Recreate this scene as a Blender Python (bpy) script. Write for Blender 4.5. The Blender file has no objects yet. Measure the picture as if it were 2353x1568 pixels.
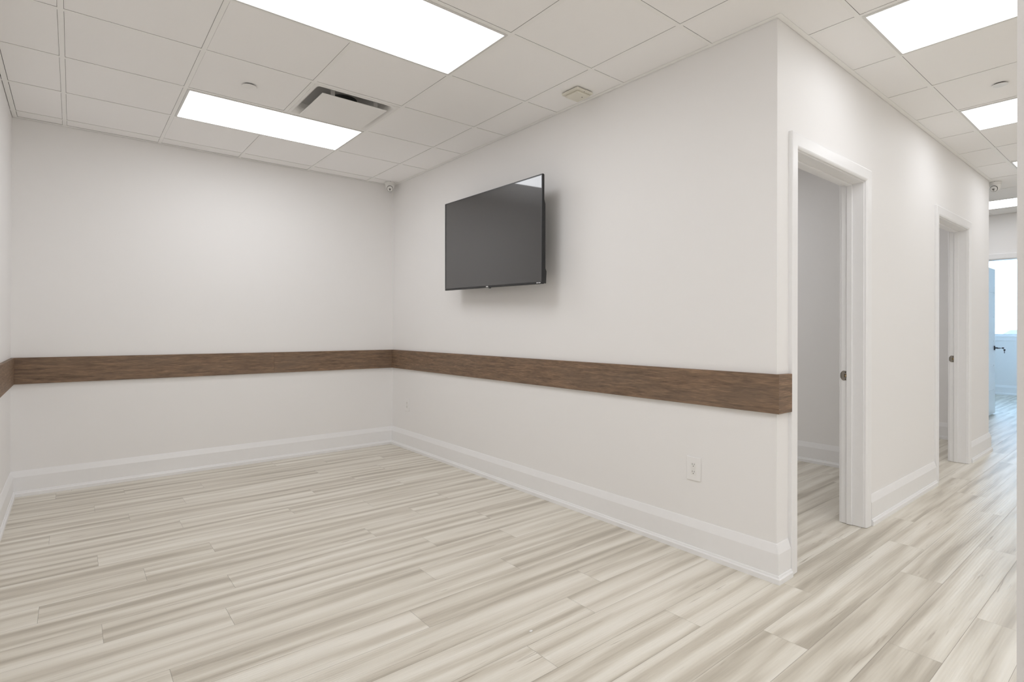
import bpy, bmesh, math, random
from mathutils import Vector, Matrix

SC = bpy.context.scene
COL = SC.collection
random.seed(7)
H = 2.796          # ceiling height
W = 3.0484         # room width (left wall at x=-W, right wall at x=0)
L = 4.1768         # right wall length (hall wall face at y=-L)
T = 0.6096         # ceiling module
GX, GY = -0.312, -0.7765
HT = 0.127         # partition thickness
YB = -11.0          # south end of the lobby

# ------------------------------------------------------------------ materials
def new_mat(name):
    m = bpy.data.materials.new(name); m.use_nodes = True
    nt = m.node_tree
    return m, nt, nt.nodes['Principled BSDF']

def N(nt, kind, **kw):
    n = nt.nodes.new(kind)
    for k, v in kw.items():
        if k in ('operation', 'blend_type', 'data_type', 'noise_dimensions', 'attribute_name', 'attribute_type', 'uv_map', 'wave_type', 'bands_direction', 'wave_profile', 'interpolation_type'):
            setattr(n, k, v)
        else:
            n.inputs[k].default_value = v
    return n

def math_n(nt, op, a, b=None, c=None, clamp=False):
    n = nt.nodes.new('ShaderNodeMath'); n.operation = op; n.use_clamp = clamp
    for i, x in enumerate((a, b, c)):
        if x is None: continue
        if isinstance(x, (int, float)): n.inputs[i].default_value = x
        else: nt.links.new(x, n.inputs[i])
    return n.outputs[0]

def simple(name, col, rough=0.5, metal=0.0, spec=0.5, bump=0.0, bscale=200.0, coat=0.0):
    m, nt, b = new_mat(name)
    b.inputs['Base Color'].default_value = (*col, 1)
    b.inputs['Roughness'].default_value = rough
    b.inputs['Metallic'].default_value = metal
    b.inputs['Specular IOR Level'].default_value = spec
    b.inputs['Coat Weight'].default_value = coat
    tc = N(nt, 'ShaderNodeTexCoord')
    no = N(nt, 'ShaderNodeTexNoise', Scale=bscale, Detail=3.0)
    nt.links.new(tc.outputs['Object'], no.inputs['Vector'])
    # very faint tonal mottling keeps the surface procedural
    mix = N(nt, 'ShaderNodeMix', data_type='RGBA', blend_type='MIX')
    mix.inputs[6].default_value = (*[c * 0.985 for c in col], 1)
    mix.inputs[7].default_value = (*[min(1, c * 1.015) for c in col], 1)
    nt.links.new(no.outputs['Fac'], mix.inputs[0])
    nt.links.new(mix.outputs[2], b.inputs['Base Color'])
    if bump:
        bp = N(nt, 'ShaderNodeBump', Strength=bump, Distance=0.001)
        nt.links.new(no.outputs['Fac'], bp.inputs['Height'])
        nt.links.new(bp.outputs['Normal'], b.inputs['Normal'])
    return m

def emit(name, col, strength):
    m = bpy.data.materials.new(name); m.use_nodes = True
    nt = m.node_tree
    nt.nodes.remove(nt.nodes['Principled BSDF'])
    e = nt.nodes.new('ShaderNodeEmission')
    e.inputs['Color'].default_value = (*col, 1); e.inputs['Strength'].default_value = strength
    nt.links.new(e.outputs[0], nt.nodes['Material Output'].inputs['Surface'])
    return m

M = {}
M['paint'] = simple('wall_paint', (0.872, 0.861, 0.854), 0.55, spec=0.3, bump=0.06, bscale=350)
M['trim'] = simple('trim_paint', (0.88, 0.877, 0.88), 0.33, spec=0.38, bscale=30)
M['ceil'] = simple('ceiling_tile', (0.935, 0.926, 0.922), 0.9, spec=0.15, bump=0.15, bscale=700)
M['tee'] = simple('ceiling_tee', (0.92, 0.915, 0.90), 0.5, spec=0.3, bscale=40)
M['plenum'] = simple('plenum_dark', (0.10, 0.10, 0.095), 0.9, spec=0.1)
M['lamp_frame'] = simple('lamp_frame_white', (0.74, 0.735, 0.72), 0.45, spec=0.4)
LEDC = (0.958, 0.970, 1.0)
M['led'] = emit('led_diffuser', LEDC, 9.0)
M['led_hall'] = emit('led_diffuser_hall', LEDC, 5.5)
M['fill_lobby'] = emit('fill_diffuser_lobby', LEDC, 8.0)
M['fill_front'] = emit('fill_diffuser_front', LEDC, 11.0)
M['fill_room'] = emit('fill_diffuser_rooms', LEDC, 9.0)
M['plastic'] = simple('white_plastic', (0.83, 0.82, 0.80), 0.3, spec=0.5)
M['plate'] = simple('outlet_plate_plastic', (0.88, 0.872, 0.865), 0.35, spec=0.45)
M['sensor'] = simple('ivory_plastic', (0.74, 0.715, 0.63), 0.4, spec=0.45)
M['black'] = simple('black_plastic', (0.012, 0.012, 0.013), 0.35, spec=0.5)
M['slot'] = simple('slot_dark', (0.02, 0.018, 0.016), 0.7, spec=0.2)
M['nickel'] = simple('satin_nickel', (0.36, 0.33, 0.29), 0.38, metal=1.0, bscale=500)
M['brass'] = simple('raw_brass', (0.55, 0.40, 0.22), 0.5, metal=0.6, bscale=300)
M['dark_metal'] = simple('dark_metal', (0.06, 0.06, 0.065), 0.35, metal=0.9)
M['galv'] = simple('duct_metal', (0.50, 0.49, 0.475), 0.5, metal=0.0)
M['vent'] = simple('vent_enamel', (0.86, 0.85, 0.835), 0.45, spec=0.35)
M['badge'] = simple('badge_silver', (0.85, 0.85, 0.86), 0.3, metal=0.2)
M['door'] = simple('door_paint', (0.80, 0.81, 0.815), 0.35, spec=0.45)
M['tv_edge'] = simple('tv_edge_trim', (0.10, 0.10, 0.11), 0.25, spec=0.6)
M['tv_back'] = simple('tv_back_plastic', (0.02, 0.02, 0.021), 0.45, spec=0.5)
M['ground'] = simple('pale_concrete_ground', (0.62, 0.64, 0.60), 0.9, bscale=0.3)
M['leaf'] = simple('distant_foliage', (0.20, 0.235, 0.20), 0.9, bscale=0.8)

def screen_mat():
    m, nt, b = new_mat('tv_screen')
    b.inputs['Base Color'].default_value = (0.020, 0.019, 0.020, 1)
    b.inputs['Roughness'].default_value = 0.30
    b.inputs['Specular IOR Level'].default_value = 0.33
    b.inputs['Coat Weight'].default_value = 1.0
    b.inputs['Coat Roughness'].default_value = 0.03
    b.inputs['Coat IOR'].default_value = 1.7
    tc = N(nt, 'ShaderNodeTexCoord'); no = N(nt, 'ShaderNodeTexNoise', Scale=900.0, Detail=1.0)
    nt.links.new(tc.outputs['Object'], no.inputs['Vector'])
    bp = N(nt, 'ShaderNodeBump', Strength=0.04, Distance=0.0005)
    nt.links.new(no.outputs['Fac'], bp.inputs['Height']); nt.links.new(bp.outputs['Normal'], b.inputs['Normal'])
    return m
M['screen'] = screen_mat()

def glass_mat():
    m = bpy.data.materials.new('window_glass'); m.use_nodes = True
    nt = m.node_tree; nt.nodes.remove(nt.nodes['Principled BSDF'])
    tr = nt.nodes.new('ShaderNodeBsdfTransparent'); tr.inputs['Color'].default_value = (0.96, 0.98, 0.98, 1)
    gl = nt.nodes.new('ShaderNodeBsdfGlossy'); gl.inputs['Roughness'].default_value = 0.02
    fr = nt.nodes.new('ShaderNodeFresnel'); fr.inputs['IOR'].default_value = 1.3
    mx = nt.nodes.new('ShaderNodeMixShader')
    nt.links.new(fr.outputs[0], mx.inputs[0]); nt.links.new(tr.outputs[0], mx.inputs[1]); nt.links.new(gl.outputs[0], mx.inputs[2])
    nt.links.new(mx.outputs[0], nt.nodes['Material Output'].inputs['Surface'])
    return m
M['glass'] = glass_mat()

PLW, PLL = 0.178, 1.524
def floor_mat():
    m, nt, b = new_mat('plank_floor')
    lk = nt.links.new
    uv = N(nt, 'ShaderNodeUVMap', uv_map='plank')
    sp = N(nt, 'ShaderNodeSeparateXYZ'); lk(uv.outputs[0], sp.inputs[0])
    u, v = sp.outputs[0], sp.outputs[1]
    at = N(nt, 'ShaderNodeAttribute', attribute_name='rnd'); r = at.outputs['Fac']
    at2 = N(nt, 'ShaderNodeAttribute', attribute_name='rnd2'); r2 = at2.outputs['Fac']
    def vec(su, sv, ku=91.0, kv=17.0):
        c = N(nt, 'ShaderNodeCombineXYZ')
        lk(math_n(nt, 'MULTIPLY_ADD', u, su, math_n(nt, 'MULTIPLY', r, ku)), c.inputs[0])
        lk(math_n(nt, 'MULTIPLY_ADD', v, sv, math_n(nt, 'MULTIPLY', r2, kv)), c.inputs[1])
        lk(math_n(nt, 'MULTIPLY', r, 31.0), c.inputs[2])
        return c.outputs[0]
    # broad soft bands running along each plank
    n1 = N(nt, 'ShaderNodeTexNoise', Scale=1.0, Detail=1.5, Roughness=0.4, Distortion=0.35); lk(vec(0.62, 12.0), n1.inputs['Vector'])
    n2 = N(nt, 'ShaderNodeTexNoise', Scale=1.0, Detail=3.0, Roughness=0.55, Distortion=0.5); lk(vec(1.5, 36.0), n2.inputs['Vector'])
    n0 = N(nt, 'ShaderNodeTexNoise', Scale=1.0, Detail=2.0, Roughness=0.5); lk(vec(0.95, 5.0, 47.0, 23.0), n0.inputs['Vector'])
    ph = math_n(nt, 'ADD', math_n(nt, 'MULTIPLY', v, 62.0), math_n(nt, 'ADD', math_n(nt, 'MULTIPLY', n0.outputs['Fac'], 9.0), math_n(nt, 'MULTIPLY', r2, 40.0)))
    wave = math_n(nt, 'MULTIPLY_ADD', math_n(nt, 'SINE', ph), 0.5, 0.5)
    nb = math_n(nt, 'DIVIDE', math_n(nt, 'SUBTRACT', n1.outputs['Fac'], 0.30), 0.40, clamp=True)
    ns = math_n(nt, 'DIVIDE', math_n(nt, 'SUBTRACT', n2.outputs['Fac'], 0.30), 0.40, clamp=True)
    band = math_n(nt, 'ADD', math_n(nt, 'MULTIPLY', wave, 0.30), math_n(nt, 'ADD', math_n(nt, 'MULTIPLY', nb, 0.42), math_n(nt, 'MULTIPLY', ns, 0.28)))
    band = math_n(nt, 'ADD', band, math_n(nt, 'MULTIPLY', math_n(nt, 'SUBTRACT', r2, 0.5), 0.10))
    cr = N(nt, 'ShaderNodeValToRGB'); lk(band, cr.inputs[0])
    e = cr.color_ramp.elements
    e[0].position, e[0].color = 0.14, (0.470, 0.426, 0.353, 1)
    e[1].position, e[1].color = 0.82, (0.805, 0.770, 0.692, 1)
    x = cr.color_ramp.elements.new(0.34); x.color = (0.595, 0.548, 0.465, 1)
    x = cr.color_ramp.elements.new(0.56); x.color = (0.715, 0.673, 0.588, 1)
    # fine fibres
    n3 = N(nt, 'ShaderNodeTexNoise', Scale=1.0, Detail=4.0, Roughness=0.6, Distortion=0.3); lk(vec(6.0, 230.0), n3.inputs['Vector'])
    fib = math_n(nt, 'MULTIPLY_ADD', n3.outputs['Fac'], 0.11, 0.945)
    mx = N(nt, 'ShaderNodeMix', data_type='RGBA', blend_type='MULTIPLY'); mx.inputs[0].default_value = 1.0
    cc = N(nt, 'ShaderNodeCombineColor'); [lk(fib, cc.inputs[i]) for i in range(3)]
    lk(cr.outputs[0], mx.inputs[6]); lk(cc.outputs[0], mx.inputs[7])
    # thin dark cracks and little knots
    n4 = N(nt, 'ShaderNodeTexNoise', Scale=1.0, Detail=2.0, Roughness=0.5, Distortion=0.6); lk(vec(4.0, 75.0, 53.0, 29.0), n4.inputs['Vector'])
    n5 = N(nt, 'ShaderNodeTexNoise', Scale=1.0, Detail=1.0); lk(vec(2.3, 9.0, 23.0, 11.0), n5.inputs['Vector'])
    crk = math_n(nt, 'MULTIPLY', math_n(nt, 'SMOOTH_MIN', math_n(nt, 'MAXIMUM', math_n(nt, 'MULTIPLY', math_n(nt, 'SUBTRACT', n4.outputs['Fac'], 0.62), 9.0), 0.0), 1.0, 0.1),
                 math_n(nt, 'MULTIPLY', math_n(nt, 'SUBTRACT', n5.outputs['Fac'], 0.50), 7.0, clamp=True), clamp=True)
    mx2 = N(nt, 'ShaderNodeMix', data_type='RGBA'); lk(math_n(nt, 'MULTIPLY', crk, 0.55), mx2.inputs[0])
    lk(mx.outputs[2], mx2.inputs[6]); mx2.inputs[7].default_value = (0.27, 0.215, 0.165, 1)
    # joints between planks
    dv = math_n(nt, 'MINIMUM', v, math_n(nt, 'SUBTRACT', PLW, v))
    du = math_n(nt, 'MINIMUM', u, math_n(nt, 'SUBTRACT', PLL, u))
    d = math_n(nt, 'MINIMUM', dv, du)
    j = math_n(nt, 'SUBTRACT', 1.0, math_n(nt, 'DIVIDE', d, 0.0013), clamp=True)
    mx3 = N(nt, 'ShaderNodeMix', data_type='RGBA'); lk(math_n(nt, 'MULTIPLY', j, 0.6), mx3.inputs[0])
    lk(mx2.outputs[2], mx3.inputs[6]); mx3.inputs[7].default_value = (0.20, 0.17, 0.135, 1)
    lk(mx3.outputs[2], b.inputs['Base Color'])
    b.inputs['Specular IOR Level'].default_value = 0.42
    lk(math_n(nt, 'MULTIPLY_ADD', n3.outputs['Fac'], 0.16, 0.30), b.inputs['Roughness'])
    # embossed growth rings
    wv = N(nt, 'ShaderNodeTexWave', wave_type='BANDS', bands_direction='Y', Scale=1.0, Distortion=9.0, Detail=2.0)
    wv.inputs['Detail Scale'].default_value = 0.35
    lk(vec(1.6, 26.0, 12.0, 6.0), wv.inputs['Vector'])
    hgt = math_n(nt, 'ADD', math_n(nt, 'MULTIPLY', wv.outputs['Fac'], 0.55), math_n(nt, 'MULTIPLY', n3.outputs['Fac'], 0.5))
    hgt = math_n(nt, 'SUBTRACT', hgt, math_n(nt, 'MULTIPLY', j, 1.5))
    bp = N(nt, 'ShaderNodeBump', Strength=0.55, Distance=0.0012); lk(hgt, bp.inputs['Height'])
    lk(bp.outputs['Normal'], b.inputs['Normal'])
    return m
M['floor'] = floor_mat()

def rail_mat():
    m, nt, b = new_mat('brown_oak_board')
    lk = nt.links.new
    uv = N(nt, 'ShaderNodeUVMap', uv_map='grain')
    def vec(su, sv):
        mp = N(nt, 'ShaderNodeMapping'); mp.inputs['Scale'].default_value = (su, sv, 1); lk(uv.outputs[0], mp.inputs[0]); return mp.outputs[0]
    n1 = N(nt, 'ShaderNodeTexNoise', Scale=1.0, Detail=5.0, Roughness=0.62, Distortion=0.7); lk(vec(4.5, 55.0), n1.inputs['Vector'])
    n2 = N(nt, 'ShaderNodeTexNoise', Scale=1.0, Detail=3.0, Roughness=0.6, Distortion=0.4); lk(vec(16.0, 330.0), n2.inputs['Vector'])
    n3 = N(nt, 'ShaderNodeTexNoise', Scale=1.0, Detail=2.0); lk(vec(1.6, 6.0), n3.inputs['Vector'])
    s = math_n(nt, 'ADD', math_n(nt, 'MULTIPLY', n1.outputs['Fac'], 0.5), math_n(nt, 'MULTIPLY', n2.outputs['Fac'], 0.5))
    cr = N(nt, 'ShaderNodeValToRGB'); lk(s, cr.inputs[0])
    e = cr.color_ramp.elements
    e[0].position, e[0].color = 0.32, (0.072, 0.050, 0.037, 1)
    e[1].position, e[1].color = 0.67, (0.390, 0.258, 0.165, 1)
    x = cr.color_ramp.elements.new(0.44); x.color = (0.170, 0.112, 0.075, 1)
    x = cr.color_ramp.elements.new(0.55); x.color = (0.242, 0.158, 0.103, 1)
    mx = N(nt, 'ShaderNodeMix', data_type='RGBA', blend_type='MIX')
    lk(math_n(nt, 'MULTIPLY', math_n(nt, 'MULTIPLY', math_n(nt, 'SUBTRACT', n3.outputs['Fac'], 0.42), 3.0, clamp=True), 0.38), mx.inputs[0])
    lk(cr.outputs[0], mx.inputs[6]); mx.inputs[7].default_value = (0.190, 0.146, 0.112, 1)
    lk(mx.outputs[2], b.inputs['Base Color'])
    b.inputs['Roughness'].default_value = 0.55; b.inputs['Specular IOR Level'].default_value = 0.3
    bp = N(nt, 'ShaderNodeBump', Strength=0.25, Distance=0.0008); lk(n2.outputs['Fac'], bp.inputs['Height']); lk(bp.outputs['Normal'], b.inputs['Normal'])
    return m
M['rail'] = rail_mat()

# ------------------------------------------------------------------ helpers
def link(name, me, mat, parent=None, smooth=False):
    o = bpy.data.objects.new(name, me); COL.objects.link(o)
    for mm in (mat if isinstance(mat, (list, tuple)) else [mat]): me.materials.append(mm)
    if parent: o.parent = parent
    if smooth:
        for p in me.polygons: p.use_smooth = True
    return o

def obj(name, bm, mat, parent=None, smooth=False, loc=None):
    me = bpy.data.meshes.new(name)
    bmesh.ops.recalc_face_normals(bm, faces=bm.faces)
    bm.to_mesh(me); bm.free()
    o = link(name, me, mat, parent, smooth)
    if loc: o.location = loc
    return o

def tag(o, label=None, cat=None, group=None, kind=None):
    if label: o['label'] = label
    if cat: o['category'] = cat
    if group: o['group'] = group
    if kind: o['kind'] = kind
    return o

def empty(name, loc=(0, 0, 0)):
    o = bpy.data.objects.new(name, None); o.empty_display_size = 0.05
    COL.objects.link(o); o.location = loc
    return o

def box(bm, a, b, bevel=0.0, seg=2):
    (x0, y0, z0), (x1, y1, z1) = a, b
    vs = [bm.verts.new(p) for p in ((x0, y0, z0), (x1, y0, z0), (x1, y1, z0), (x0, y1, z0), (x0, y0, z1), (x1, y0, z1), (x1, y1, z1), (x0, y1, z1))]
    fs = [bm.faces.new([vs[i] for i in f]) for f in ((0, 3, 2, 1), (4, 5, 6, 7), (0, 1, 5, 4), (1, 2, 6, 5), (2, 3, 7, 6), (3, 0, 4, 7))]
    if bevel:
        es = list({e for f in fs for e in f.edges})
        bmesh.ops.bevel(bm, geom=es, offset=bevel, segments=seg, affect='EDGES', profile=0.5)
    return bm

def boxes(*args, **kw):
    bm = bmesh.new()
    for a, b in args: box(bm, a, b, **kw)
    return bm

def lathe(prof, n=32, axis='Z', bm=None, origin=(0, 0, 0)):
    """prof: [(r, h)...] revolved about local axis."""
    bm = bm or bmesh.new()
    rings = []
    for r, h in prof:
        if r < 1e-6:
            rings.append([bm.verts.new((0, 0, h))])
        else:
            rings.append([bm.verts.new((r * math.cos(2 * math.pi * k / n), r * math.sin(2 * math.pi * k / n), h)) for k in range(n)])
    for A, B in zip(rings, rings[1:]):
        for k in range(n):
            a = [A[k % len(A)], A[(k + 1) % len(A)], B[(k + 1) % len(B)], B[k % len(B)]]
            f = []
            for q in a:
                if q not in f: f.append(q)
            if len(f) > 2: bm.faces.new(f)
    M4 = {'Z': Matrix(), 'X': Matrix.Rotation(math.radians(90), 4, 'Y'), 'Y': Matrix.Rotation(math.radians(-90), 4, 'X')}[axis]
    vs = [v for ring in rings for v in ring]
    bmesh.ops.transform(bm, matrix=Matrix.Translation(origin) @ M4, verts=vs)
    return bm

def prism(bm, poly, z0, z1, frame=None):
    """poly in local xy extruded along local z, mapped through frame (4x4)."""
    frame = frame or Matrix()
    a = [bm.verts.new(frame @ Vector((x, y, z0))) for x, y in poly]
    b = [bm.verts.new(frame @ Vector((x, y, z1))) for x, y in poly]
    n = len(poly)
    bm.faces.new(a[::-1]); bm.faces.new(b)
    for k in range(n): bm.faces.new((a[k], a[(k + 1) % n], b[(k + 1) % n], b[k]))
    return bm

def sweep_floor(path, prof, side):
    """Run a wall profile [(out, z)] along a floor path; side=+1: room on the left of the direction. One bmesh per leg, mitred."""
    P = [Vector(p) for p in path]
    nor = []
    for a, b in zip(P, P[1:]):
        d = (b - a).normalized(); nor.append(Vector((-d.y, d.x)) * side)
    offs = []
    for i in range(len(P)):
        if i == 0: offs.append(nor[0])
        elif i == len(P) - 1: offs.append(nor[-1])
        else:
            s = nor[i - 1] + nor[i]; offs.append(s / (1 + nor[i - 1].dot(nor[i])))
    legs = []
    for i in range(len(P) - 1):
        bm = bmesh.new()
        A = [bm.verts.new((*(P[i] + offs[i] * o), z)) for o, z in prof]
        B = [bm.verts.new((*(P[i + 1] + offs[i + 1] * o), z)) for o, z in prof]
        n = len(prof)
        for k in range(n): bm.faces.new((A[k], A[(k + 1) % n], B[(k + 1) % n], B[k]))
        bm.faces.new(A); bm.faces.new(B[::-1])
        legs.append(bm)
    return legs

# ------------------------------------------------------------------ camera
f_px, cx_px, cy_px = 1250.4945, 1191.2525, 752.6356
yaw, pit, rol = 0.6867, 0.0022, 0.0029
cam_loc = Vector((-2.7002, -5.4504, 1.2506))
s_, c_ = math.sin(yaw), math.cos(yaw)
R0, F0, U0 = Vector((c_, -s_, 0)), Vector((s_, c_, 0)), Vector((0, 0, 1))
F = F0 * math.cos(pit) + U0 * math.sin(pit)
U1 = -F0 * math.sin(pit) + U0 * math.cos(pit)
Rr = R0 * math.cos(rol) + U1 * math.sin(rol)
Uu = -R0 * math.sin(rol) + U1 * math.cos(rol)
cd = bpy.data.cameras.new('camera'); cam = bpy.data.objects.new('camera', cd); COL.objects.link(cam)
cd.sensor_fit = 'HORIZONTAL'; cd.sensor_width = 36.0
cd.lens = f_px / 2353 * 36.0
cd.shift_x = (1176.5 - cx_px) / 2353
cd.shift_y = (cy_px - 784.0) / 2353
cd.clip_start = 0.05; cd.clip_end = 2000
mw = Matrix.Identity(4)
for i, ax in enumerate((Rr, Uu, -F)):
    for k in range(3): mw[k][i] = ax[k]
mw.translation = cam_loc
cam.matrix_world = mw
SC.camera = cam

# ------------------------------------------------------------------ setting: floor
ROW0, XMIN, XMAX = -2.656, -3.2, 11.35
JOINT = {14: -2.79, 13: -2.39, 12: -1.9, 11: -2.577, 10: -2.07, 9: -2.406, 8: -2.80, 7: -2.16, 6: -1.54, 5: -2.59, 4: -2.08, 3: -2.41, 2: -2.81, 1: -2.09, 0: -2.60,
         -1: -2.167, -2: -1.298, -3: -2.42, -4: -1.54, -5: -2.2, -6: -0.915, -7: -1.31, -8: -0.655, -9: 0.01, -10: -0.475, -11: 0.615, -12: -0.174}
def build_floor():
    me = bpy.data.meshes.new('floor')
    V, Fc, UVs, R1, R2 = [], [], [], [], []
    rg = random.Random(11)
    y_lo, y_hi = YB - 0.15, 0.13
    for k in range(-49, 17):
        y0, y1 = ROW0 + (k - 0.5) * PLW, ROW0 + (k + 0.5) * PLW
        a, b = max(y0, y_lo), min(y1, y_hi)
        if b <= a + 1e-4: continue
        j = JOINT.get(k, rg.uniform(0, PLL))
        n0 = math.floor((XMIN - j) / PLL)
        x = j + n0 * PLL
        while x < XMAX:
            xa, xb = max(x, XMIN), min(x + PLL, XMAX)
            if xb > xa + 1e-4:
                i = len(V)
                V += [(xa, a, 0), (xb, a, 0), (xb, b, 0), (xa, b, 0)]
                Fc.append((i, i + 1, i + 2, i + 3))
                UVs += [(xa - x, a - y0), (xb - x, a - y0), (xb - x, b - y0), (xa - x, b - y0)]
                R1.append(rg.random()); R2.append(rg.random())
            x += PLL
    me.from_pydata(V, [], Fc)
    uvl = me.uv_layers.new(name='plank')
    for li, co in enumerate(UVs): uvl.data[li].uv = co
    for nm, vals in (('rnd', R1), ('rnd2', R2)):
        at = me.attributes.new(nm, 'FLOAT', 'FACE')
        for i, x in enumerate(vals): at.data[i].value = x
    o = link('floor', me, M['floor'])
    return tag(o, 'pale greige wood-look plank floor running through room and hall', 'floor', kind='structure')
build_floor()

# ------------------------------------------------------------------ setting: walls
def wall(name, bm, label):
    return tag(obj(name, bm, M['paint']), label, 'wall', kind='structure')
ZT = H + 0.13
D1, D2 = (0.186, 1.175), (2.761, 3.769)     # rough openings in the hall wall
HD = 2.20                                    # rough opening height
wall('wall_left', boxes(((-W - .12, YB - .12, 0), (-W, .12, ZT))), 'off-white left wall at the edge of the photo')
wall('wall_back', boxes(((-W, 0, 0), (6.9, .12, ZT))), 'off-white back wall of the room below the ceiling vent')
wall('wall_right', boxes(((0, -L, 0), (HT, 0, ZT))), 'off-white wall carrying the black television')
wall('wall_hall', boxes(((HT, -L, 0), (D1[0], -L + HT, ZT)), ((D1[0], -L, HD), (D1[1], -L + HT, ZT)), ((D1[1], -L, 0), (D2[0], -L + HT, ZT)),
                        ((D2[0], -L, HD), (D2[1], -L + HT, ZT)), ((D2[1], -L, 0), (4.66, -L + HT, ZT)),
                        ((4.53, -L + HT, 0), (4.66, -3.88, ZT)), ((4.66, -4.0, 0), (5.15, -3.88, ZT)), ((5.02, -3.88, 0), (5.15, 0, ZT))),
     'white hall wall with two open doorways')
wall('wall_divider', boxes(((2.68, -L + HT, 0), (2.80, 0, ZT))), 'grey-looking side wall seen through the nearer doorway')
wall('wall_near', boxes(((-1.695, -5.95, 0), (-1.575, -5.3062, ZT))), 'near wall end filling the right edge of the photo')
wall('wall_south', boxes(((-W, YB - .12, 0), (7.03, YB, ZT))), 'white wall of the lobby behind the camera')
PX, PD = 6.90, (-4.66, -3.62)
wall('wall_end', boxes(((PX, YB, 0), (PX + HT, PD[0], ZT)), ((PX, PD[0], 2.21), (PX + HT, PD[1], ZT)), ((PX, PD[1], 0), (PX + HT, .12, ZT))),
     'white wall across the far end of the hall above the bright doorway')
FX, WIN, SILL, HEAD = 11.2, (-3.62, -2.25), 1.135, 2.75
wall('wall_far', boxes(((FX, -6.22, 0), (FX + .15, -2.0, SILL)), ((FX, -6.22, HEAD), (FX + .15, -2.0, ZT)), ((FX, -6.22, SILL), (FX + .15, WIN[0], HEAD)), ((FX, WIN[1], SILL), (FX + .15, -2.0, HEAD)),
                       ((7.03, -6.22, 0), (FX, -6.10, ZT)), ((7.03, -2.12, 0), (8.2, -2.0, ZT)), ((10.4, -2.12, 0), (FX, -2.0, ZT)), ((8.2, -2.12, 0), (10.4, -2.0, SILL)), ((8.2, -2.12, HEAD), (10.4, -2.0, ZT))), 'bluish daylit wall under the far window')

# ------------------------------------------------------------------ setting: ceiling
def build_ceiling():
    x0, x1, y0, y1 = -W, 6.9, YB, 0.0
    skip = set()
    for (i, j) in SKIP: skip.add((i, j))
    bm = bmesh.new()
    gap = 0.0134
    cols = list(range(-5, 13)); rows = list(range(-18, 3))
    for i in cols:
        for j in rows:
            if (i, j) in skip: continue
            a, b = GX + i * T + gap, GX + (i + 1) * T - gap
            c, d = GY + j * T + gap, GY + (j + 1) * T - gap
            a, b = max(a, x0 + 0.0322), min(b, x1 - 0.0322); c, d = max(c, y0 + 0.0322), min(d, y1 - 0.0322)
            if b - a < 0.01 or d - c < 0.01: continue
            # tile meets the angle along the room's right wall and the hall wall
            box(bm, (a, c, H + 0.002), (b, d, H + 0.016))
    o = tag(obj('ceiling', bm, M['ceil']), 'white suspended tile ceiling', 'ceiling', kind='structure')
    g = bmesh.new()
    w = 0.012
    for i in range(-5, 13):
        x = GX + i * T
        if not (x0 < x < x1): continue
        box(g, (x - w, y0, H), (x + w, y1, H + 0.0016))
    for j in range(-18, 3):
        y = GY + j * T
        if not (y0 < y < y1): continue
        xs = [x0] + [GX + i * T for i in range(-5, 13) if x0 < GX + i * T < x1] + [x1]
        for a, b in zip(xs, xs[1:]):
            a2 = a + (w if a > x0 else 0); b2 = b - (w if b < x1 else 0)
            box(g, (a2, y - w, H), (b2, y + w, H + 0.0016))
    obj('ceiling_grid', g, M['tee'], o)
    p = boxes(((x0, y0, H + 0.10), (x1, y1, H + 0.12)))
    obj('plenum', p, M['plenum'], o)
    t = boxes(((7.03, -6.1, H), (FX, -2.12, H + 0.05)))
    tag(obj('ceiling_far', t, M['ceil']), 'ceiling of the bright room past the hall', 'ceiling', kind='structure')
    # wall angles
    k = 0.030; e = 0.003
    an = bmesh.new()
    def strip(a, b): box(an, (a[0], a[1], H - 0.0006), (b[0], b[1], H + 0.001))
    strip((x0 + e, y0), (x0 + k, y1 - e)); strip((x0 + k, -k), (-k, -e)); strip((-k, -L - k), (-e, -e))
    strip((-e, -L - k), (4.66 + k, -L - e)); strip((4.66 + e, -L - e), (4.66 + k, -4.0 - e)); strip((PX - k, YB), (PX - e, -.03))
    tag(obj('trim_1', an, M['tee']), 'thin white metal angle where ceiling meets walls', 'trim', kind='structure')

# lamps: (col, row, ncols, nrows)
LAMPS = [(-3, -1, 2, 1), (-3, -4, 2, 1), (1, -8, 1, 2), (4, -8, 1, 2), (7, -8, 1, 2), (10, -6, 1, 2)]
BACK_FILL = [(-3, -8, 2, 1), (-3, -11, 2, 1), (-3, -14, 2, 1), (1, -12, 2, 1), (5, -12, 2, 1), (9, -12, 2, 1), (1, -15, 2, 1), (6, -15, 2, 1)]  # unseen panels added behind the camera to brighten room and hall
ROOM_FILL = [(2, -3, 2, 1), (6, -3, 2, 1)]  # unseen panels added to brighten the two side rooms
SKIP = [(-2, -2)]
for (i, j, a, b) in LAMPS + BACK_FILL + ROOM_FILL:
    SKIP += [(i + p, j + q) for p in range(a) for q in range(b)]
build_ceiling()
# tees crossing inside a 2x4 lamp are hidden above its diffuser (lamp panels sit just under the grid)

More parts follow.
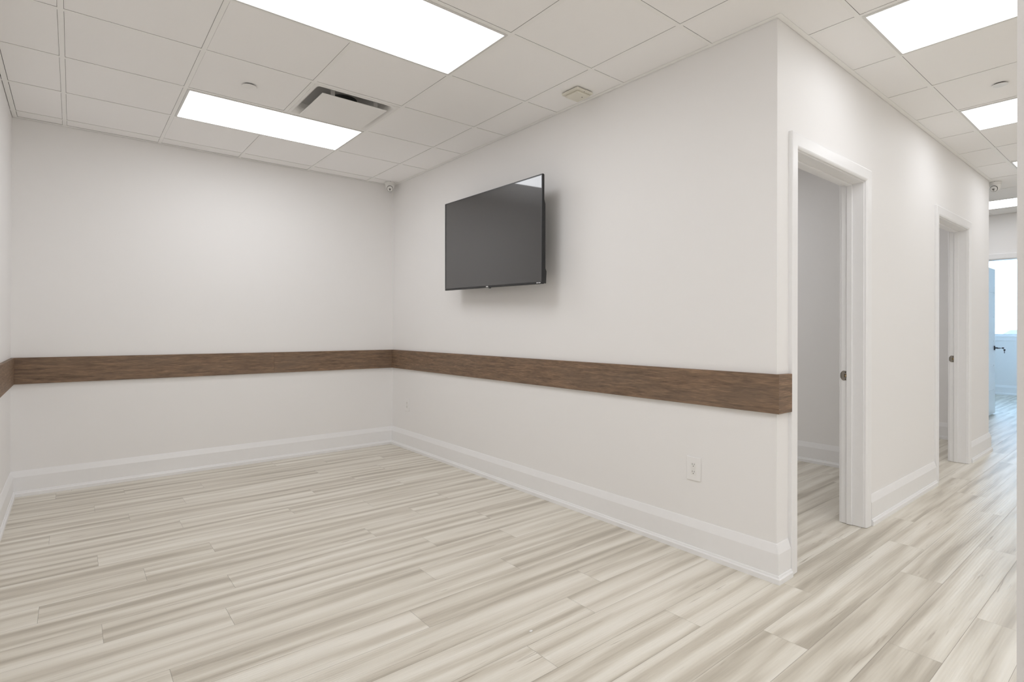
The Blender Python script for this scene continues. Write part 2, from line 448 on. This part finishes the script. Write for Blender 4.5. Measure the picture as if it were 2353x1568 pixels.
def build_lamp(i, j, a, b, label, led='led'):
    x0, x1 = GX + i * T + .0125, GX + (i + a) * T - .0125
    y0, y1 = GY + j * T + .0125, GY + (j + b) * T - .0125
    c = Vector(((x0 + x1) / 2, (y0 + y1) / 2, H))
    hx, hy = (x1 - x0) / 2, (y1 - y0) / 2
    r = empty('ceiling_light', c)
    tag(r, label, 'ceiling light', 'flat white panel lights set in the ceiling')
    fw = 0.014
    fr = bmesh.new()
    z0, z1 = -0.0045, 0.004
    for p, q in (((-hx, -hy), (hx, -hy + fw)), ((-hx, hy - fw), (hx, hy)), ((-hx, -hy + fw), (-hx + fw, hy - fw)), ((hx - fw, -hy + fw), (hx, hy - fw))):
        box(fr, (*p, z0), (*q, z1))
    obj('frame', fr, M['lamp_frame'], r)
    d = boxes(((-hx + fw, -hy + fw, -0.0025), (hx - fw, hy - fw, -0.0005)))
    df = obj('diffuser', d, [M['lamp_frame'], M[led]], r)
    for p in df.data.polygons: p.material_index = 1 if p.normal.z < -.5 else 0
    pan = bmesh.new()
    box(pan, (-hx + fw, -hy + fw, .0), (hx - fw, hy - fw, .06))
    obj('housing', pan, M['lamp_frame'], r)
    return r
LLAB = ['glowing panel light beside the ceiling vent, nearest the back wall', 'largest glowing panel light, cut by the top edge of the photo',
        'first glowing panel light over the hall, outside the nearer doorway', 'second glowing panel light over the hall, beyond the round cover',
        'sliver of a third hall panel light at the right edge, above the farther doorway', 'last glowing panel light, in front of the bright far doorway']
for (i, j, a, b), lb in zip(LAMPS, LLAB): build_lamp(i, j, a, b, lb, 'led' if i < 0 else 'led_hall')
for k, (i, j, a, b) in enumerate(BACK_FILL): build_lamp(i, j, a, b, 'added unseen fill panel behind the camera over the lobby, number %d from the left wall' % (k + 1), 'fill_front' if i < 0 else 'fill_lobby')
build_lamp(*ROOM_FILL[0], 'added unseen fill panel inside the room behind the nearer doorway', 'fill_room')
build_lamp(*ROOM_FILL[1], 'added unseen fill panel inside the room behind the farther doorway', 'fill_room')

# ------------------------------------------------------------------ baseboards
BASE = [(0, 0), (0.030, 0), (0.030, 0.024), (0.0265, 0.029), (0.024, 0.0295), (0.0235, 0.033), (0.0215, 0.038), (0.018, 0.0395), (0.018, 0.143), (0.0055, 0.183), (0.004, 0.187), (0, 0.187)]
def base(names, path, side, labels):
    for nm, bm, lb in zip(names, sweep_floor(path, BASE, side), labels):
        if nm is None: bm.free(); continue
        tag(obj(nm, bm, M['trim']), lb, 'baseboard', kind='structure')
base(['baseboard_left', 'baseboard_back', 'baseboard_right', 'baseboard_corner'],
     [(-W, YB), (-W, 0), (0, 0), (0, -L), (0.118, -L)], -1,
     ['white baseboard along the left wall', 'white baseboard along the back wall', 'white baseboard under the television wall', 'short white baseboard piece between corner and nearer doorway'])
base(['baseboard_hall'], [(1.246, -L), (2.692, -L)], -1, ['white baseboard between the two doorways'])
base(['baseboard_hallend', 'baseboard_return', None, None], [(3.838, -L), (4.66, -L), (4.66, -4.0), (5.15, -4.0)], -1,
     ['white baseboard past the farther doorway', 'white baseboard turning the end of the hall wall', '', ''])
base(['baseboard_inner'], [(2.68, -L + HT), (2.68, 0)], 1, ['white baseboard seen through the nearer doorway'])
base(['baseboard_deep'], [(5.02, -3.88), (5.02, 0)], 1, ['white baseboard seen through the farther doorway'])
base(['baseboard_far'], [(FX, -6.1), (FX, -2.12)], 1, ['bluish white baseboard under the far window'])
base(['baseboard_end'], [(PX, PD[1] + .09), (PX, 0)], 1, ['white baseboard left of the far doorway'])
base(['baseboard_end_b'], [(PX, YB), (PX, PD[0] - .09)], 1, ['white baseboard right of the far doorway'])

# ------------------------------------------------------------------ doorways
CAS = [(0, 0), (0, 0.011), (0.003, 0.0135), (0.008, 0.0165), (0.014, 0.0185), (0.070, 0.0205), (0.0745, 0.0195), (0.0765, 0.016), (0.0765, 0)]
def casing(il, ir, ih, ybase, ydir):
    bm = bmesh.new()
    rings = []
    n = len(CAS)
    for k in range(4):
        ring = []
        for w, t in CAS:
            x = il - w if k < 2 else ir + w
            z = 0.002 if k in (0, 3) else ih + w
            ring.append(bm.verts.new((x, ybase + ydir * t, z)))
        rings.append(ring)
    for A, B in zip(rings, rings[1:]):
        for k in range(n): bm.faces.new((A[k], A[(k + 1) % n], B[(k + 1) % n], B[k]))
    bm.faces.new(rings[0]); bm.faces.new(rings[3][::-1])
    return bm

def strike(parent, x, y0, zc):
    """latch plate on the right jamb face (facing -x); lip wraps towards the room side (+y)."""
    hgt = 0.031; wid = 0.040
    pl = bmesh.new()
    fr = Matrix(((0, 0, -1, x), (1, 0, 0, y0), (0, 1, 0, zc), (0, 0, 0, 1)))
    prism(pl, [(0, -hgt), (0.026, -hgt), (0.034, -hgt * .82), (0.0385, -hgt * .35), (0.0395, 0), (0.0385, hgt * .35), (0.034, hgt * .82), (0.026, hgt), (0, hgt)], 0.0002, 0.0022, fr)
    # lip bending round the jamb edge
    prism(pl, [(0.034, -hgt * .8), (0.0405, -hgt * .45), (0.0415, 0), (0.0405, hgt * .45), (0.034, hgt * .8), (0.037, 0)], -0.006, 0.0022, fr)
    p = obj('strike_plate', pl, M['nickel'], parent); p['label'] = 'satin nickel latch plate on the jamb'
    hb = bmesh.new(); prism(hb, [(0.006, -0.0115), (0.0185, -0.0115), (0.0185, 0.0115), (0.006, 0.0115)], 0.0015, 0.0026, fr)
    obj('latch_hole', hb, M['slot'], p)
    bb = bmesh.new(); prism(bb, [(0.0075, -0.008), (0.0145, -0.008), (0.0145, 0.008), (0.0075, 0.008)], 0.002, 0.0030, fr)
    obj('latch_cup', bb, M['brass'], p)
    for s in (-1, 1):
        sb = lathe([(0.0035, 0.0), (0.0035, 0.0009), (0.0, 0.0012)], 12, 'X'); 
        bmesh.ops.transform(sb, matrix=Matrix.Translation((x - 0.0022, y0 + 0.012, zc + s * 0.0225)) @ Matrix.Scale(-1, 4, (1, 0, 0)), verts=sb.verts)
        obj('screw', sb, M['slot'], p)

def doorway(name, jl, jr, jh, label, zs):
    d = empty(name, (0, 0, 0)); tag(d, label, 'doorway', kind='structure')
    obj('casing', casing(jl - .006, jr + .006, jh + .006, -L, -1), M['trim'], d)
    obj('casing', casing(jl - .006, jr + .006, jh + .006, -L + HT, 1), M['trim'], d)
    ya, yb = -L - 0.001, -L + HT + 0.001
    j = bmesh.new()
    box(j, (jl - .02, ya, 0.002), (jl, yb, jh + .02), .0012, 1); box(j, (jr, ya, 0.002), (jr + .02, yb, jh + .02), .0012, 1); box(j, (jl, ya, jh), (jr, yb, jh + .02), .0012, 1)
    obj('jamb', j, M['trim'], d)
    sa, sb = -L + 0.062, -L + 0.094
    s = bmesh.new()
    box(s, (jl, sa, 0.002), (jl + .011, sb, jh), .002, 1); box(s, (jr - .011, sa, 0.002), (jr, sb, jh), .002, 1); box(s, (jl + .011, sa, jh - .011), (jr - .011, sb, jh), .002, 1)
    obj('door_stop', s, M['trim'], d)
    strike(d, jr, -L + 0.0905, zs)
doorway('door_1', 0.206, 1.155, 2.18, 'nearer white doorway beside the room corner', 0.953)
doorway('door_2', 2.781, 3.749, 2.18, 'farther white doorway down the hall', 0.975)

# far doorway in the end wall, with its open leaf
d3 = empty('door_3', (PX, (PD[0] + PD[1]) / 2, 0)); tag(d3, 'bright doorway at the end of the hall with its blue-lit door open', 'doorway', kind='structure')
def local(bm, o): bmesh.ops.translate(bm, verts=bm.verts, vec=-Vector(o.location)); return bm
jy0, jy1, jz = PD[0] + .02, PD[1] - .02, 2.19
bm = bmesh.new()
for q in ((PX, -1), (PX + HT, 1)):
    c = casing(-jy1 - .006, -jy0 + .006, jz + .006, 0, 1)
    for v in c.verts: v.co = Vector((q[0] + q[1] * v.co.y, -v.co.x, v.co.z))
    obj('casing', local(c, d3), M['trim'], d3)
j = bmesh.new()
box(j, (PX - .001, jy0 - .02, .002), (PX + HT + .001, jy0, jz + .02)); box(j, (PX - .001, jy1, .002), (PX + HT + .001, jy1 + .02, jz + .02)); box(j, (PX - .001, jy0, jz), (PX + HT + .001, jy1, jz + .02))
obj('jamb', local(j, d3), M['trim'], d3)
LX0, LX1, LY = PX + HT + .012, 7.90, -3.689
lf = bmesh.new()
gz = [2.15 - (2.15 - .02) * k / 6 for k in range(1, 6)]
edges = [.02] + sorted(gz) + [2.15]
for a, b in zip(edges, edges[1:]):
    a2 = a + (.006 if a > .03 else 0); b2 = b - (.006 if b < 2.1 else 0)
    box(lf, (LX0 + .11, LY, a2), (LX1 - .09, LY + .006, b2))
box(lf, (LX0 + .11, LY + .004, .02), (LX1 - .09, LY + .044, 2.15)); box(lf, (LX0, LY, .02), (LX0 + .11, LY + .044, 2.15)); box(lf, (LX1 - .09, LY, .02), (LX1, LY + .044, 2.15))
leaf = obj('door_leaf', local(lf, d3), M['door'], d3)
hd = bmesh.new()
hx, hz = LX1 - .062, 0.985
box(hd, (hx - .03, LY - .010, hz - .032), (hx + .03, LY, hz + .032), .003)
lathe([(0.0, 0.0), (0.011, 0.0), (0.011, 0.055), (0.0, 0.055)], 16, 'Y', hd, (hx, LY - .062, hz))
box(hd, (hx - .12, LY - .068, hz - .009), (hx + .012, LY - .050, hz + .009), .003)
obj('door_handle', local(hd, d3), M['dark_metal'], leaf)
# key left in the lock
kb = bmesh.new()
lathe([(0.0, 0.0), (0.004, 0.0), (0.004, 0.018), (0.0, 0.018)], 10, 'Y', kb, (hx, LY - .086, hz))
box(kb, (hx - .002, LY - .110, hz - .010), (hx + .002, LY - .086, hz + .010), .001)
box(kb, (hx - .002, LY - .118, hz - .075), (hx + .002, LY - .110, hz - .028)); box(kb, (hx - .003, LY - .125, hz - .038), (hx + .003, LY - .103, hz - .016), .002)
tag(obj('key', kb, M['dark_metal']), 'dark key hanging from the handle of the blue-lit door', 'key')

# ------------------------------------------------------------------ far window and outdoors
w1 = empty('window_1', (FX, (WIN[0] + WIN[1]) / 2, SILL)); tag(w1, 'bright blown-out window past the far doorway', 'window', kind='structure')
fr = bmesh.new(); fw = .04
for a, b in (((FX + .05, WIN[0], SILL), (FX + .11, WIN[1], SILL + fw)), ((FX + .05, WIN[0], HEAD - fw), (FX + .11, WIN[1], HEAD)),
             ((FX + .05, WIN[0], SILL + fw), (FX + .11, WIN[0] + fw, HEAD - fw)), ((FX + .05, WIN[1] - fw, SILL + fw), (FX + .11, WIN[1], HEAD - fw))): box(fr, a, b)
obj('window_frame', local(fr, w1), M['trim'], w1)
obj('pane', local(boxes(((FX + .078, WIN[0] + fw, SILL + fw), (FX + .082, WIN[1] - fw, HEAD - fw))), w1), M['glass'], w1)
w2 = empty('window_added', (9.3, -2.0, SILL)); tag(w2, 'side window added to light the bright far room, out of sight', 'window', kind='structure')  # unseen window, added to bring more daylight into the far room
fr = bmesh.new()
for a, b in (((8.2, -2.09, SILL), (10.4, -2.03, SILL + fw)), ((8.2, -2.09, HEAD - fw), (10.4, -2.03, HEAD)), ((8.2, -2.09, SILL + fw), (8.24, -2.03, HEAD - fw)), ((10.36, -2.09, SILL + fw), (10.4, -2.03, HEAD - fw))): box(fr, a, b)
obj('window_frame', local(fr, w2), M['trim'], w2)
obj('pane', local(boxes(((8.24, -2.062, SILL + fw), (10.36, -2.058, HEAD - fw))), w2), M['glass'], w2)
sl = bmesh.new(); box(sl, (FX - .03, WIN[0] - .05, SILL - .02), (FX + .05, WIN[1] + .05, SILL + .004), .003); box(sl, (FX - .016, WIN[0] - .03, SILL - .09), (FX, WIN[1] + .03, SILL - .02), .003)
obj('window_sill', local(sl, w1), M['trim'], w1)
tag(obj('ground', boxes(((12, -120, -4.2), (260, 120, -4.0))), M['ground']), 'washed-out ground outside the far window', 'ground', kind='structure')
def tree(x, y, s, lab):
    t = empty('tree', (x, y, -4.0)); tag(t, lab, 'tree', 'washed-out trees outside the far window')
    rg = random.Random(int(x * 10 + y))
    bm = bmesh.new()
    for k in range(9):
        b2 = bmesh.ops.create_icosphere(bm, subdivisions=2, radius=s * rg.uniform(.35, .6))
        c = Vector((rg.uniform(-.6, .6) * s, rg.uniform(-.7, .7) * s, s * rg.uniform(.9, 1.7)))
        for v in b2['verts']: v.co = v.co * rg.uniform(.88, 1.1) + c
    obj('crown', bm, M['leaf'], t)
    obj('trunk', lathe([(.0, 0), (.12 * s, 0), (.08 * s, 1.2 * s), (0, 1.2 * s)], 10), M['leaf'], t)
tree(50, 5.0, 2.2, 'pale washed-out tree low in the far window, left one')
tree(74, 9.5, 2.9, 'pale washed-out tree low in the far window, behind the door edge')
tree(63, 2.2, 2.4, 'pale washed-out tree low in the far window, right one')

# ------------------------------------------------------------------ brown wall rail
def rail_board(name, p0, p1, n, zb0, zt0, zb1, zt1, u0, label, th=0.02):
    """board from p0 to p1 along a wall, n = outward normal (2D)."""
    p0, p1, n = Vector(p0), Vector(p1), Vector(n)
    ln = (p1 - p0).length
    bm = bmesh.new(); uvl = bm.loops.layers.uv.new('grain')
    def P(p, o, z): return bm.verts.new((p.x + n.x * o, p.y + n.y * o, z))
    e = 0.0015
    sec = [(0.0005, 0, 0), (th - e, 0, 0), (th, 0, e), (th, 1, -e), (th - e, 1, 0), (0.0005, 1, 0)]
    ext0, ext1 = rail_board.mitre
    A, B = [], []
    d = (p1 - p0).normalized()
    for o, top, dz in sec:
        A.append((P(p0 + d * (ext0 * o), o, (zt0 if top else zb0) + dz), 0))
        B.append((P(p1 + d * (ext1 * o), o, (zt1 if top else zb1) + dz), ln))
    acc = [0]
    for a, b in zip(A, A[1:]): acc.append(acc[-1] + (a[0].co - b[0].co).length)
    k = len(sec)
    for i in range(k - 1):
        f = bm.faces.new((A[i][0], B[i][0], B[i + 1][0], A[i + 1][0]))
        for lp, (uu, vv) in zip(f.loops, ((0, acc[i]), (ln, acc[i]), (ln, acc[i + 1]), (0, acc[i + 1]))): lp[uvl].uv = (uu + u0, vv + u0 * 3.7)
    for R in (A, B):
        f = bm.faces.new([q[0] for q in R])
        for lp in f.loops: lp[uvl].uv = (u0 + lp.vert.co.z * .2, lp.vert.co.z)
    bm.faces.new((A[k - 1][0], B[k - 1][0], B[0][0], A[0][0]))
    return tag(obj(name, bm, M['rail']), label, 'wall rail', 'brown wood boards of the wall rail')
ZB, ZTOP = 0.823, 1.0195
rail_board.mitre = (0, -1)
rail_board('rail_board', (-W, -4.6), (-W, 0), (1, 0), ZB + .012, ZTOP + .012, ZB + .006, ZTOP + .005, 3.1, 'brown wood rail board on the left wall, cut by the left edge of the photo')
rail_board.mitre = (1, 0)
rail_board('rail_board', (-W, 0), (-1.2265, 0), (0, -1), ZB + .006, ZTOP + .005, ZB + .003, ZTOP, 9.4, 'longer brown wood rail board on the back wall, left of the seam')
rail_board.mitre = (0, -1)
rail_board('rail_board', (-1.2255, 0), (0, 0), (0, -1), ZB + .003, ZTOP, ZB, ZTOP - .002, 17.2, 'shorter brown wood rail board on the back wall, right of the seam')
rail_board.mitre = (1, 1)
rail_board('rail_board', (0, 0), (0, -L), (-1, 0), ZB, ZTOP - .002, ZB + .010, ZTOP + .0085, 27.7, 'long brown wood rail board under the television')
rail_board.mitre = (-1, 0)
rail_board('rail_board', (0, -L), (0.1225, -L), (0, -1), ZB + .010, ZTOP + .0085, ZB + .009, ZTOP + .006, 41.3, 'short brown wood rail piece wrapping the corner to the nearer doorway')

# ------------------------------------------------------------------ television
def build_tv():
    tilt, sw, rl = 0.014, 0.025, -0.017
    n = Vector((-math.cos(sw) * math.cos(tilt), math.sin(sw) * math.cos(tilt), -math.sin(tilt)))
    r = Vector((-math.sin(sw), -math.cos(sw), 0)); r = (r - n * r.dot(n)).normalized()
    u = -n.cross(r)
    if u.z < 0: u = -u
    r, u = r * math.cos(rl) + u * math.sin(rl), u * math.cos(rl) - r * math.sin(rl)
    t = empty('television'); tag(t, 'black flat screen television mounted on the right wall', 'television')
    m = Matrix.Identity(4)
    for i, ax in enumerate((r, u, n)):
        for k in range(3): m[k][i] = ax[k]
    m.translation = Vector((-0.176, -1.99, 1.952))
    t.matrix_world = m
    w, h = 1.32, 0.76; hw, hh = w / 2, h / 2
    side, bot = 0.0060, 0.016
    # bezel (U frame)
    b = bmesh.new()
    for a, c in (((-hw, -hh, -.014), (hw, -hh + bot, .002)), ((-hw, hh - side, -.014), (hw, hh, .002)), ((-hw, -hh + bot, -.014), (-hw + side, hh - side, .002)), ((hw - side, -hh + bot, -.014), (hw, hh - side, .002))):
        box(b, a, c, .0012, 1)
    obj('bezel', b, M['black'], t)
    e = bmesh.new()
    for a, c in (((-hw + side - .002, hh - side - .0022, .0003), (hw - side + .002, hh - side, .0026)), ((hw - side - .0022, -hh + bot, .0003), (hw - side, hh - side - .0022, .0026)), ((-hw + side, -hh + bot, .0003), (-hw + side + .0022, hh - side - .0022, .0026))):
        box(e, a, c)
    obj('edge_trim', e, M['tv_edge'], t)
    obj('screen', boxes(((-hw + side, -hh + bot, -.010), (hw - side, hh - side, 0.0))), M['screen'], t)
    # back housing: thin at the top, thicker over the lower three quarters
    k = bmesh.new()
    box(k, (-hw + .002, -hh + .002, -.020), (hw - .002, hh - .002, -.0142), .002, 1)
    prism(k, [(-hh + .006, -.020), (-hh + .006, -.052), (-hh + .09, -.056), (-hh + .11, -.046), (hh - .20, -.044), (hh - .13, -.020)], -hw + .02, hw - .02,
          Matrix(((0, 0, 1, 0), (1, 0, 0, 0), (0, 1, 0, 0), (0, 0, 0, 1))))
    obj('rear_housing', k, M['tv_back'], t)
    g = bmesh.new()
    box(g, (-.021, -hh + .0045, .0021), (-.013, -hh + .0125, .0034)); box(g, (-.011, -hh + .0045, .0021), (-.003, -hh + .0125, .0034)); box(g, (-.001, -hh + .0045, .0021), (.007, -hh + .0125, .0034))
    lg = obj('logo', g, M['badge'], t); lg['label'] = 'small silver badge on the lower bezel'
    g = boxes(((hw - .060, -hh + .006, .0021), (hw - .040, -hh + .0115, .0032)), ((hw - .036, -hh + .006, .0021), (hw - .016, -hh + .0115, .0032)))
    lg = obj('badge', g, M['badge'], t); lg['label'] = 'small silver mark at the lower right bezel'
    g = bmesh.new(); box(g, (.004, -hh - .006, -.012), (.030, -hh, -.003), .002, 1); obj('sensor', g, M['tv_edge'], t)
    # wall mount: two rails on the back, arm box to a wall plate
    a = bmesh.new()
    for x in (-.2, .2): box(a, (x - .02, -.24, -.070), (x + .02, .16, -.046))
    box(a, (-.24, -.10, -.092), (.24, -.05, -.070)); box(a, (-.24, .04, -.092), (.24, .09, -.070))
    box(a, (-.13, -.13, -.165), (.13, .13, -.092))
    obj('wall_mount', a, M['dark_metal'], t)
build_tv()

# ------------------------------------------------------------------ small fittings
def outlet(y, z, label):
    o = empty('wall_outlet', (0, y, z)); tag(o, label, 'outlet', 'white outlets on the right wall')
    hw, hh = .0435, .0655
    b = bmesh.new(); box(b, (-.0065, -hw, -hh), (-.0004, hw, hh), .0022, 2); obj('cover_plate', b, M['plate'], o)
    r = bmesh.new(); box(r, (-.0082, -.0165, -.034), (-.0055, .0165, .034), .0012, 1)
    rc = obj('receptacle', r, M['plastic'], o)
    for s in (1, -1):
        q = bmesh.new(); zc = s * .0205
        # viewer looks along +x, so the viewer's left is +y
        box(q, (-.0085, .0049, zc + .0005), (-.0080, .0069, zc + .0095)); box(q, (-.0085, -.0069, zc + .0012), (-.0080, -.0049, zc + .0088))
        lathe([(0, 0), (.0024, 0), (.0024, .0005), (0, .0005)], 12, 'X', q, (-.0085, 0, zc - .0058))
        obj('socket_slots', q, M['slot'], rc)
outlet(-3.7145, .468, 'white wall outlet near the room corner by the nearer doorway')
outlet(-0.341, .452, 'white wall outlet beside the back corner, lower left of the television')

def cover_disc(x, y, label):
    o = empty('sprinkler_cover', (x, y, H)); tag(o, label, 'sprinkler cover', 'round white sprinkler covers')
    obj('cover_plate', lathe([(0, -.0085), (.036, -.0085), (.0395, -.0072), (.0395, -.0058), (0, -.0055)], 40), M['plastic'], o, False)
    obj('collar', lathe([(.030, .0015), (.030, -.0058), (.0, -.0058)], 32), M['slot'], o)
cover_disc(-1.833, -1.683, 'round white sprinkler cover between the two room panel lights')
cover_disc(1.80, -4.725, 'round white sprinkler cover in the hall ceiling')

def vent():
    cx, cy = GX - 1.5 * T, GY - 1.5 * T
    o = empty('air_vent', (cx, cy, H)); tag(o, 'square white ceiling air vent with a hanging centre plate', 'air vent')
    hs = T / 2 - .0122
    b = bmesh.new()
    def rsq(r, rc, z):
        pts = []
        for cxs, cys, a0 in ((1, 1, 0), (-1, 1, 90), (-1, -1, 180), (1, -1, 270)):
            for k in range(7):
                t = math.radians(a0 + 15 * k); pts.append(b.verts.new((cxs * (r - rc) + rc * math.cos(t), cys * (r - rc) + rc * math.sin(t), z)))
        return pts
    prof = [(hs, .001, .004), (hs, .001, -.005), (.276, .002, -.005), (.272, .012, -.0035), (.266, .030, .002), (.259, .045, .010), (.252, .055, .021), (.247, .062, .034), (.244, .066, .050), (.242, .068, .066)]
    rings = [rsq(*p) for p in prof]
    for A, B in zip(rings, rings[1:]):
        n = len(A)
        for k in range(n): b.faces.new((A[k], A[(k + 1) % n], B[(k + 1) % n], B[k]))
    obj('frame', b, M['vent'], o, False)
    b = boxes(((-.245, -.245, .066), (.245, .245, .068))); bk = obj('backing', b, M['galv'], o)
    obj('duct_opening', lathe([(0, .0645), (.095, .0645), (.095, .066), (0, .066)], 40), M['plenum'], bk)
    b = bmesh.new(); box(b, (-.2255, -.2255, -.024), (.2255, .2255, -.018), .0015, 1); obj('centre_plate', b, M['vent'], o)
    for sx, sy in ((-.15, .205), (.15, .205), (-.15, -.205), (.15, -.205)):
        b = boxes(((sx - .014, sy - .0015, -.018), (sx + .014, sy + .0015, .066))); obj('hanger', b, M['galv'], o)
vent()

def sensor_box():
    o = empty('ceiling_sensor', (-.155, -2.945, H)); tag(o, 'square ivory sensor box on the ceiling above the television wall', 'ceiling sensor')
    b = bmesh.new(); box(b, (-.073, -.073, -.020), (.073, .073, -.0035), .006, 2); obj('base', b, M['sensor'], o)
    b = bmesh.new(); box(b, (-.055, -.055, -.0036), (.055, .055, .002)); obj('back_plate', b, M['slot'], o)
    b = bmesh.new(); box(b, (-.058, -.058, -.034), (.062, .058, -.018), .008, 2); h = obj('cover', b, M['sensor'], o)
    b = lathe([(0, -.0347), (.004, -.0347), (.004, -.033), (0, -.033)], 12); bmesh.ops.translate(b, verts=b.verts, vec=(.022, -.022, 0)); obj('indicator', b, M['slot'], h)
    b = lathe([(0, -.0206), (.003, -.0206), (.003, -.019), (0, -.019)], 12); bmesh.ops.translate(b, verts=b.verts, vec=(-.004, -.066, 0)); obj('screw', b, M['slot'], o)
sensor_box()

def dome_camera(x, y, aim, label):
    o = empty('security_camera', (x, y, H)); tag(o, label, 'security camera', 'white turret security cameras')
    a = Vector(aim).normalized(); ah = Vector((a.x, a.y, 0)).normalized()
    obj('base', lathe([(0, -.001), (.0525, -.001), (.0535, -.005), (.0525, -.016), (.050, -.022), (0.0, -.022)], 40), M['plastic'], o, False)
    sk = lathe([(.0, -.021), (.0485, -.021), (.0475, -.030), (.0440, -.050), (.0385, -.070), (.0300, -.085), (.0, -.088)], 40)
    for v in sk.verts: v.co -= ah * (.012 * min(1, max(0, (-v.co.z - .021) / .02)))
    obj('housing', sk, M['plastic'], o, True)
    q = a.to_track_quat('Z', 'Y').to_matrix().to_4x4()
    c = Vector((0, 0, -.064)) + ah * .013
    bm = bmesh.new(); bmesh.ops.create_uvsphere(bm, u_segments=32, v_segments=20, radius=.0375)
    for v in bm.verts: v.co = c + v.co
    e = obj('eyeball', bm, M['plastic'], o, True)
    def disc(name, pr, mat, off=(0, 0), sc=(1, 1)):
        d = lathe(pr, 28)
        for v in d.verts: v.co = c + q @ Vector((v.co.x * sc[0] + off[0], v.co.y * sc[1] + off[1], v.co.z))
        return obj(name, d, mat, e)
    disc('face_plate', [(.0290, .0240), (.0290, .0310), (.0265, .0335), (0, .0345), (0, .0300)], M['plastic'])
    disc('shadow_gap', [(.0325, .019), (.0325, .0232), (.029, .0255), (.029, .019)], M['slot'])
    disc('lens', [(0, .0375), (.0100, .0368), (.0100, .030)], M['black'], (0, -.001), (1.0, .78))
    disc('infrared_lamp', [(0, .0350), (.0070, .0345), (.0070, .028)], M['slot'], (0, -.0165), (1.2, .42))
    b = lathe([(0, -.012), (.003, -.012), (.003, -.009), (0, -.009)], 10, 'Y'); bmesh.ops.translate(b, verts=b.verts, vec=(ah.x * .0505, ah.y * .0505, .0)); obj('screw', b, M['slot'], o)
dome_camera(-.098, -.118, (-.42, -.86, -.42), 'white security camera in the back ceiling corner')
dome_camera(4.765, -4.208, (-.92, .12, -.36), 'white security camera at the end of the hall wall')

def speck(x, y, s, label):
    bm = bmesh.new(); bmesh.ops.create_icosphere(bm, subdivisions=2, radius=1)
    for v in bm.verts: v.co = Vector((v.co.x * s * 1.5, v.co.y * s, max(v.co.z, -.6) * s * .55 + s * .33))
    tag(obj('plaster_crumb', bm, M['plastic'], loc=(x, y, 0)), label, 'crumb', 'white crumbs on the floor')
speck(-1.232, -3.747, .0055, 'white plaster crumb on the open floor near the bottom of the photo')
speck(-2.138, -1.77, .0040, 'tiny white crumb on the floor toward the left wall')

# ------------------------------------------------------------------ world and view
wd = bpy.data.worlds.new('world'); SC.world = wd; wd.use_nodes = True
bg = wd.node_tree.nodes['Background']
tc = wd.node_tree.nodes.new('ShaderNodeTexCoord'); sx = wd.node_tree.nodes.new('ShaderNodeSeparateXYZ'); rp = wd.node_tree.nodes.new('ShaderNodeValToRGB')
wd.node_tree.links.new(tc.outputs['Generated'], sx.inputs[0]); wd.node_tree.links.new(sx.outputs[2], rp.inputs[0]); wd.node_tree.links.new(rp.outputs[0], bg.inputs['Color'])
rp.color_ramp.elements[0].color = (0.56, 0.77, 1.0, 1); rp.color_ramp.elements[1].color = (0.36, 0.60, 1.0, 1)
bg.inputs['Strength'].default_value = 12.0

vs = SC.view_settings
SC.display_settings.display_device = 'sRGB'
vs.view_transform = 'Standard'; vs.look = 'None'; vs.gamma = 1.0; vs.use_curve_mapping = False
vs.exposure = -0.40
try:
    SC.cycles.use_denoising = True
    SC.cycles.max_bounces = 12; SC.cycles.diffuse_bounces = 8
except Exception: pass
